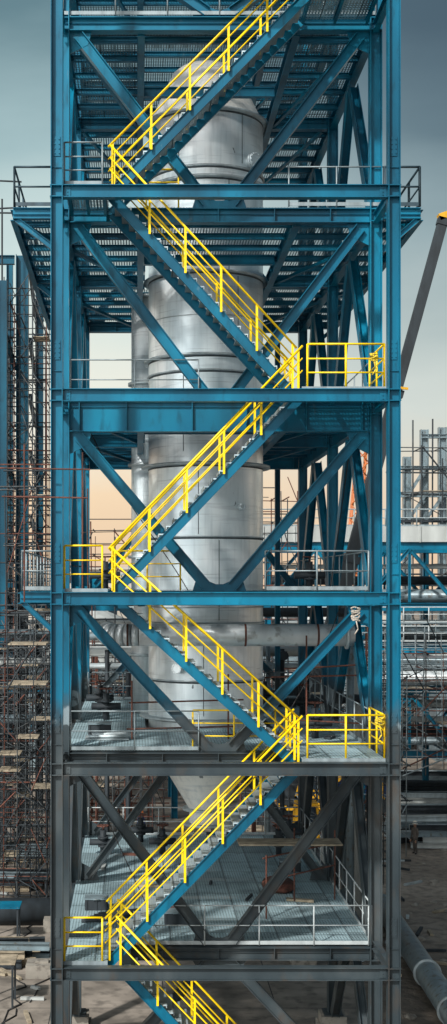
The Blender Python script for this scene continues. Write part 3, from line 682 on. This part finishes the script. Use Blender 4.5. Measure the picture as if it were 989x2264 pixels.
def truck(x,y,mat,lab):
    T=thing('truck',(x,y,0),lab,'truck')
    mb=MB(); mb.box(x-3.4,x+1.8,y-1.1,y+1.1,.9,1.1); mb.obj('chassis',M_dark,T)
    mb=MB(); mb.box(x-3.4,x+1.2,y-1.15,y-1.08,1.12,1.9); mb.box(x-3.4,x+1.2,y+1.08,y+1.15,1.12,1.9); mb.box(x-3.45,x-3.38,y-1.15,y+1.15,1.12,1.9); mb.box(x-3.4,x+1.2,y-1.07,y+1.07,1.12,1.2)
    for i in range(7): mb.box(x-3.3+i*.7,x-3.2+i*.7,y-1.2,y-1.151,1.1,1.9)
    mb.obj('cargo_bed',mat,T)
    mb=MB(); mb.plate([(x+1.35,y,.8),(x+3.4,y,.8),(x+3.4,y,1.7),(x+3.05,y,2.75),(x+1.35,y,2.75)],2.2,1); mb.obj('cab',mat,T)
    mb=MB(); mb.plate([(x+1.9,y-1.12,1.75),(x+3.2,y-1.12,1.75),(x+2.95,y-1.12,2.55),(x+1.9,y-1.12,2.55)],.03,1); mb.obj('side_window',M_glass,T)
    for xx in(x-2.4,x-1.3,x+2.5):
        for s in(-1,1):
            mb=MB(); mb.tube((xx,y+s*1.15,.5),(xx,y+s*.85,.5),.5,18); mb.tube((xx,y+s*1.18,.5),(xx,y+s*1.15,.5),.2,12); mb.obj('wheel',M_black,T)
RIG=32
truck(PX(765,32),32,M_bluedk,'blue flatbed truck parked on bare soil')
RIG=29
ex=thing('excavator',(PX(670,29),29,0),'yellow tracked excavator parked behind the tower','excavator')
x=PX(668,29)+.6
for s in(-1,1):
    mb=MB(); y=29+s*1.1
    mb.plate([(x-1.9,y,.25),(x-1.6,y,0.02),(x+1.6,y,0.02),(x+1.9,y,.25),(x+1.9,y,.6),(x+1.6,y,.85),(x-1.6,y,.85),(x-1.9,y,.6)],.5,1); mb.obj('track',M_black,ex)
mb=MB(); mb.box(x-1.7,x+1.2,27.8,30.2,1.0,1.9); mb.box(x-2.2,x-.6,27.8,30.2,1.2,2.5); mb.obj('upper_body',M_bt,ex)
mb=MB(); mb.plate([(x-.4,28.4,1.92),(x+1.1,28.4,1.92),(x+.9,28.4,3.3),(x-.4,28.4,3.3)],1.0,1); mb.obj('cab',M_bt,ex)
mb=MB(); mb.plate([(x-.2,27.88,2.3),(x+.95,27.88,2.3),(x+.8,27.88,3.15),(x-.2,27.88,3.15)],.03,1); mb.obj('cab_window',M_glass,ex)
mb=MB(); mb.bar((x+.9,29.5,1.8),(x+2.8,29.5,4.4),.35,.55); mb.bar((x+2.7,29.5,4.5),(x+4.4,29.5,3.2),.3,.45); mb.bar((x+4.3,29.5,3.3),(x+4.5,29.5,1.4),.28,.35); mb.obj('arm',M_bt,ex)
mb=MB(); mb.plate([(x+4.2,29.5,1.5),(x+4.9,29.5,1.4),(x+4.8,29.5,.7),(x+4.2,29.5,.5),(x+3.8,29.5,.9)],.9,1); mb.obj('bucket',M_dark,ex)
# ---------------------------------------------------------------- ground pipes
RIG=0
bp=thing('ground_pipe',(11,12*K,0),'large grey steel pipe lying on soil beside the tower','pipe')
mb=MB(); p0=V((11.2,15.5*K,.5)); p1=V((10.62,2.0*K,.5)); mb.tube(p0,p1,.46,28); mb.obj('pipe_barrel',M_pipe,bp)
for t in(.47,.66):
    c=p0.lerp(p1,t); d=(p1-p0).normalized(); mb=MB(); mb.tube(c,c+d*.08,.53,28); mb.obj('flange',M_ring,bp)
lp=thing('ground_pipe',(-6,18*K,0),'dark pipe lying on concrete beside the tower','pipe')
mb=MB(); mb.tube((-12,14.5*K,.55),(-3.0,14.5*K,.55),.6,24); mb.obj('pipe_barrel',M_dark,lp)
mb=MB(); mb.tube((-3.0,14.5*K,.55),(-2.9,14.5*K,.55),.7,24); mb.obj('flange',M_ring,lp)
random.seed(21)
_m=MB(); _m.hsec((-3.2,0,0),(3.2,0,0),.26,.28,.02); 
sms=[]
for mt in(M_ring,M_duct,M_pipe,M_dark,M_plank):
    sm=bpy.data.meshes.new('steel_beam'); sm.from_pydata(_m.v,[],_m.f); sm.materials.append(mt); sms.append(sm)
def pile(px,yb,ch,lab,nk=4):
    for k in range(nk):
        for i in range(5-k):
            o=bpy.data.objects.new('steel_beam',random.choice(ch)); COL.objects.link(o)
            o.location=(PX(px,yb)+random.uniform(-.5,.9),yb*K+i*.44+k*.2,.2+k*.30); o.rotation_euler=(0,0,random.uniform(-.09,.09))
            top(o,lab,'steel beam','stacked steel beams')
for yb,xx in((24.2,1030),(26,985),(28.2,1010),(31,975),(34,1000),(37,945)): pile(xx,yb,sms[:4],'grey steel beam stacked in a stock pile on soil')
for yb,xx in((10.5,-120),(18,-60),(22,30)): pile(xx,yb,sms[2:],'dark steel beam stacked on the concrete slab',3)
for i in range(50):
    x=random.uniform(9,15); y=random.uniform(4,24)*K
    mb=MB(); a=random.uniform(0,3.1); L=random.uniform(.4,2.0); mb.bar((x,y,.06),(x+L*math.cos(a),y+L*math.sin(a),.06),.14,.1)
    top(mb.obj('timber_offcut',random.choice([M_plank,M_ring,M_dark])),'offcut board dropped on bare soil','board','offcuts on the soil')
for i in range(24):
    x=random.uniform(-7,-2.8); y=random.uniform(3,24)*K
    mb=MB(); a=random.uniform(0,3.1); L=random.uniform(.4,1.8); mb.bar((x,y,.07),(x+L*math.cos(a),y+L*math.sin(a),.07),.14,.1)
    top(mb.obj('timber_offcut',random.choice([M_plank,M_duct,M_dark])),'offcut board dropped on the concrete slab','board','offcuts on the slab')
RIG=None
def wrap(x,y,z,s,mat,lab,n=6):
    global RIG
    RIG=0; mb=MB()
    for k in range(n):
        tx,ty=random.uniform(-.5,.5),random.uniform(-.5,.5); pts=[]
        for i in range(11):
            t=2*math.pi*i/10; r=s*random.uniform(.7,1.15); pts.append((x+r*math.cos(t),y*K-.03+r*.5*math.sin(t),z+k*.05-.1+tx*r*math.cos(t)+ty*r*math.sin(t)))
        mb.path(pts,.02,5)
    mb.path([(x,y*K-.06,z-.1),(x+.05,y*K-.1,z-.35),(x-.04,y*K-.08,z-.5)],.02,5)
    o=mb.obj('rope',mat); RIG=None
    top(o,lab,'rope')
wrap(6.15,.12,20.98,.10,M_tarp,'tangled yellow rope tied around a handrail',4)
wrap(6.3,.12,11.55,.11,M_tarp,'tangled yellow rope hanging on a handrail',4)
wrap(PX(785,1.45),1.38,PZ(1362,1.45),.12,M_facade,'beige rope wound around a steel brace',7)
def bench(x,y,h,mat,lab,L=1.6):
    T=thing('workbench',(x,y,0),lab,'workbench')
    mb=MB()
    for i in range(6): mb.box(x-L/2,x+L/2,y-.36+i*.12,y-.27+i*.12,h-.06,h)
    mb.obj('bench_top',mat,T)
    for sx in(-1,1):
        for sy in(-1,1):
            mb=MB(); mb.bar((x+sx*(L/2-.1),y+sy*.3,0),(x+sx*(L/2-.1),y+sy*.3,h-.07),.05,.07,up=(1,0,0)); mb.obj('leg',M_dark,T)
bench(PX(10,13),13,1.5,M_blue,'blue slatted steel workbench on concrete',1.4)
bench(PX(0,8),8,1.6,M_plank,'timber topped workbench with dark legs',1.2)
bench(PX(70,17),17,1.2,M_dark,'dark steel trestle bench on concrete',1.6)
for x,y in((-3.6,10),(-4.4,5),(-3.4,14)):
    mb=MB(); mb.box(x-.6,x+.6,y-.3,y+.3,0.0,.5); mb.box(x-.25,x+.25,y-.1,y+.1,.5,.58)
    top(mb.obj('concrete_block',M_conc),'rough concrete block resting on the slab','block','concrete blocks')
for k in range(5):
    mb=MB(); pts=[]; x=-4.8+k*.5;y=3+k*2.5
    for i in range(14): pts.append((x,y,.03)); x+=random.uniform(-.5,.5); y+=random.uniform(.1,.5)
    mb.path(pts,.025,6); top(mb.obj('hose',M_black),'thin dark hose winding over the concrete','hose','hoses on the slab')
mb=MB(); mb.lathe(4.7,5.6,[(.0,5.35),(.5,5.3),(.55,5.2),(.5,5.1),(.0,5.1)],24); top(mb.obj('cable_coil',M_rust),'rusty round coil resting on grating','coil')
mb=MB()
for i in range(5): mb.tube((-1.6+i*.12,3+i*.12,5.13),(-.2+i*.1,3.2+i*.15,5.13),.05,8)
top(mb.obj('pipe_bundle',M_dark),'dark short pipes lying on grating','pipes')
mb=MB(); mb.box(-1.5,-.2,3.0,3.6,10.47,10.5); mb.tube((-1.3,3.3,10.57),(-.1,3.5,10.57),.06,8); mb.tube((-1.4,3.1,10.56),(.1,3.2,10.56),.05,8); top(mb.obj('plate_stack',M_ring),'steel plate and tubes lying on grating','plate')
# ---------------------------------------------------------------- people
RIG=0
def person(x,y,z,rot,ja,tr,label,pose='stand',hel=(.8,.8,.8)):
    P=thing('person',(x,y*K,z),label,'person'); P.rotation_euler=(0,0,rot)
    m,nt,ns,ls,b=newmat('work_clothes')
    tc=N(nt,'ShaderNodeTexCoord'); s=N(nt,'ShaderNodeSeparateXYZ'); ls.new(tc.outputs['Object'],s.inputs[0])
    r=N(nt,'ShaderNodeValToRGB'); r.color_ramp.interpolation='CONSTANT'; e=r.color_ramp.elements
    e[0].position=0;e[0].color=(.02,.018,.016,1); e[1].position=.05;e[1].color=(*tr,1)
    q=e.new(.5); q.color=(*ja,1); q=e.new(.815); q.color=(.35,.2,.14,1)
    ls.new(math_(nt,'DIVIDE',s.outputs[2],1.85),r.inputs[0])
    cn=noise(nt,12,3,None,'obj'); col=mix(nt,math_(nt,'MULTIPLY',cn,.4),r.outputs[0],(.02,.02,.02)); ls.new(col,b.inputs['Base Color']); b.inputs['Roughness'].default_value=.9
    arm=.0 if pose=='stand' else .3
    vs=[(0,0,.95,.15,.11),(0,0,1.15,.14,.10),(0,0,1.38,.17,.11),(0,0,1.50,.065,.06),(0,.0,1.60,.085,.1),(0,0,1.72,.085,.10)]
    ed=[(0,1),(1,2),(2,3),(3,4),(4,5)]
    def add(par,pts):
        p=par
        for t in pts: vs.append(t); ed.append((p,len(vs)-1)); p=len(vs)-1
    add(2,[(.19,0,1.40,.07,.07),(.25,-.02,1.12,.05,.05),(.24,-.12-arm,.92+arm*.8,.038,.038),(.23,-.16-arm*1.2,.83+arm,.04,.03)])
    add(2,[(-.19,0,1.40,.07,.07),(-.26,.02,1.12,.05,.05),(-.26,-.05-arm,.9+arm*.5,.038,.038),(-.25,-.08-arm,.81+arm*.6,.04,.03)])
    add(0,[(.1,0,.86,.1,.1),(.11,-.04,.48,.07,.07),(.12,.02,.09,.05,.05),(.13,-.14,.04,.045,.035)])
    add(0,[(-.1,0,.86,.1,.1),(-.12,.02,.48,.07,.07),(-.14,.10,.09,.05,.05),(-.15,-.05,.04,.045,.035)])
    me=bpy.data.meshes.new('body'); me.from_pydata([v[:3] for v in vs],ed,[]); me.materials.append(m)
    o=bpy.data.objects.new('body',me); COL.objects.link(o); o.parent=P
    sk=o.modifiers.new('skin','SKIN')
    for i,v in enumerate(vs): me.skin_vertices[0].data[i].radius=(v[3],v[4])
    me.skin_vertices[0].data[0].use_root=True
    sub=o.modifiers.new('sub','SUBSURF'); sub.levels=1; sub.render_levels=1
    hm=simple('helmet_plastic',hel,.35,0,.05,3,False,bmp=0)
    mb=MB(); mb.lathe(0,0,[(.165,1.70),(.14,1.71),(.135,1.77),(.11,1.83),(.06,1.865),(.005,1.875)],20); h=mb.obj('helmet',hm); h.parent=P
    skm=bpy.data.materials.get('skin_tone') or simple('skin_tone',(.38,.22,.15),.6,0,.1,5,False,bmp=0)
    for hx,hy,hz in((vs[9][0],vs[9][1],vs[9][2]),(vs[13][0],vs[13][1],vs[13][2])):
        mb=MB(); mb.bar((hx,hy,hz),(hx,hy-.02,hz-.09),.03,.075,up=(0,1,0))
        for f in range(4): mb.path([(hx,hy-.045+f*.024,hz-.085),(hx+.005,hy-.045+f*.024-.01,hz-.13+abs(f-1.5)*.006),(hx-.01,hy-.06+f*.024,hz-.165+abs(f-1.5)*.01)],.009,6)
        mb.path([(hx,hy-.03,hz-.03),(hx,hy-.075,hz-.06),(hx,hy-.085,hz-.10)],.010,6)
        h=mb.obj('hand',skm); h.parent=P
person(PX(600,27),27,0,.3,(.20,.21,.21),(.12,.13,.14),'worker in grey overalls and pale helmet standing on ground','work',(.7,.7,.65))
person(PX(918,23.4),23.4,0,-1.0,(.13,.11,.095),(.09,.08,.07),'worker in dark jacket standing beside stacked steel','stand',(.75,.7,.6))
person(PX(312,26),25.5,0,.8,(.02,.05,.2),(.03,.04,.08),'worker in blue jacket and orange helmet among scaffolds','stand',(.8,.2,.03))
RIG=None
# ---------------------------------------------------------------- world
w=bpy.data.worlds.new('World'); scene.world=w; w.use_nodes=True; nt=w.node_tree; ns=nt.nodes; ls=nt.links
bg=ns['Background']; out=ns['World Output']
sky=ns.new('ShaderNodeTexSky'); sky.sky_type='NISHITA'; sky.sun_disc=False
AZ=214
SE,SR=math.radians(40),math.radians(AZ)
sky.sun_elevation=SE; sky.sun_rotation=SR; sky.air_density=2; sky.dust_density=4
ls.new(sky.outputs[0],bg.inputs[0]); bg.inputs[1].default_value=.02
tc=ns.new('ShaderNodeTexCoord'); sp=ns.new('ShaderNodeSeparateXYZ'); ls.new(tc.outputs['Generated'],sp.inputs[0])
nz=ns.new('ShaderNodeTexNoise'); mpn=ns.new('ShaderNodeMapping'); mpn.inputs['Scale'].default_value=(1,1,3.0); ls.new(tc.outputs['Generated'],mpn.inputs[0]); ls.new(mpn.outputs[0],nz.inputs['Vector']); nz.inputs['Scale'].default_value=4.0; nz.inputs['Detail'].default_value=6
zz=math_(nt,'ADD',math_(nt,'MULTIPLY',sp.outputs[2],K*.93),math_(nt,'MULTIPLY',math_(nt,'SUBTRACT',nz.outputs[0],.5),.20))
Lr=ramp(nt,zz,[(.0,(.86,.62,.42)),(.10,(.92,.70,.48)),(.20,(.84,.83,.74)),(.38,(.60,.72,.70)),(.50,(.34,.48,.50)),(.64,(.10,.19,.22)),(1.,(.08,.11,.13))])
Rr=ramp(nt,zz,[(.0,(.86,.62,.42)),(.10,(.80,.67,.53)),(.20,(.60,.65,.63)),(.38,(.26,.35,.38)),(.50,(.085,.140,.175)),(.64,(.030,.062,.09)),(1.,(.07,.10,.12))])
mr=ns.new('ShaderNodeMapRange'); mr.interpolation_type='SMOOTHSTEP'; ls.new(math_(nt,'MULTIPLY',sp.outputs[0],K),mr.inputs[0]); mr.inputs[1].default_value=-.05; mr.inputs[2].default_value=.38
c=mix(nt,mr.outputs[0],Lr,Rr)
mb2=ns.new('ShaderNodeMapRange'); mb2.interpolation_type='SMOOTHSTEP'; ls.new(sp.outputs[1],mb2.inputs[0]); mb2.inputs[1].default_value=.35; mb2.inputs[2].default_value=-.2
c=mix(nt,mb2.outputs[0],c,(.10,.135,.16))
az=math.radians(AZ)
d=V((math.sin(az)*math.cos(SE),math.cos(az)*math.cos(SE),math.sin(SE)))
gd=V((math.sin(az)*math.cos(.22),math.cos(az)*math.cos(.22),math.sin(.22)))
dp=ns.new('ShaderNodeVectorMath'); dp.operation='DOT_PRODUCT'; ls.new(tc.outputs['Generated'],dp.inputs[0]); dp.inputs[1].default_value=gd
gl=math_(nt,'POWER',math_(nt,'MAXIMUM',dp.outputs['Value'],0.),7.)  # low sky glow behind the camera, added to brighten the vessel and front faces
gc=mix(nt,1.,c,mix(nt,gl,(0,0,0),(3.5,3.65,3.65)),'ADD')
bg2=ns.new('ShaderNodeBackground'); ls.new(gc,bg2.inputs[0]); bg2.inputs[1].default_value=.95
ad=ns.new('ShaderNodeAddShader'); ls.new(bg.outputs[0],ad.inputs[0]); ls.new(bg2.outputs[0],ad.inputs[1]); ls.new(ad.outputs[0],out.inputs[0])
sl=bpy.data.lights.new('sun','SUN'); sl.energy=4.4; sl.angle=math.radians(3); sl.color=(1,.97,.92)
so=bpy.data.objects.new('sun',sl); COL.objects.link(so)
so.rotation_euler=(d).to_track_quat('Z','Y').to_euler(); so.location=(0,-10,40)
# ---------------------------------------------------------------- camera
cd=bpy.data.cameras.new('camera'); cam=bpy.data.objects.new('camera',cd); COL.objects.link(cam); scene.camera=cam
cam.location=(0,-20*K,CAMZ); cam.rotation_euler=(math.radians(90),0,0)
cd.sensor_width=36; cd.lens=36*1720*K/2264; cd.shift_x=(494.5-300)/2264; cd.shift_y=(1290-1132)/2264; cd.clip_end=4000; cd.clip_start=.1
scene.view_settings.view_transform='Standard'; scene.view_settings.look='None'; scene.view_settings.exposure=0
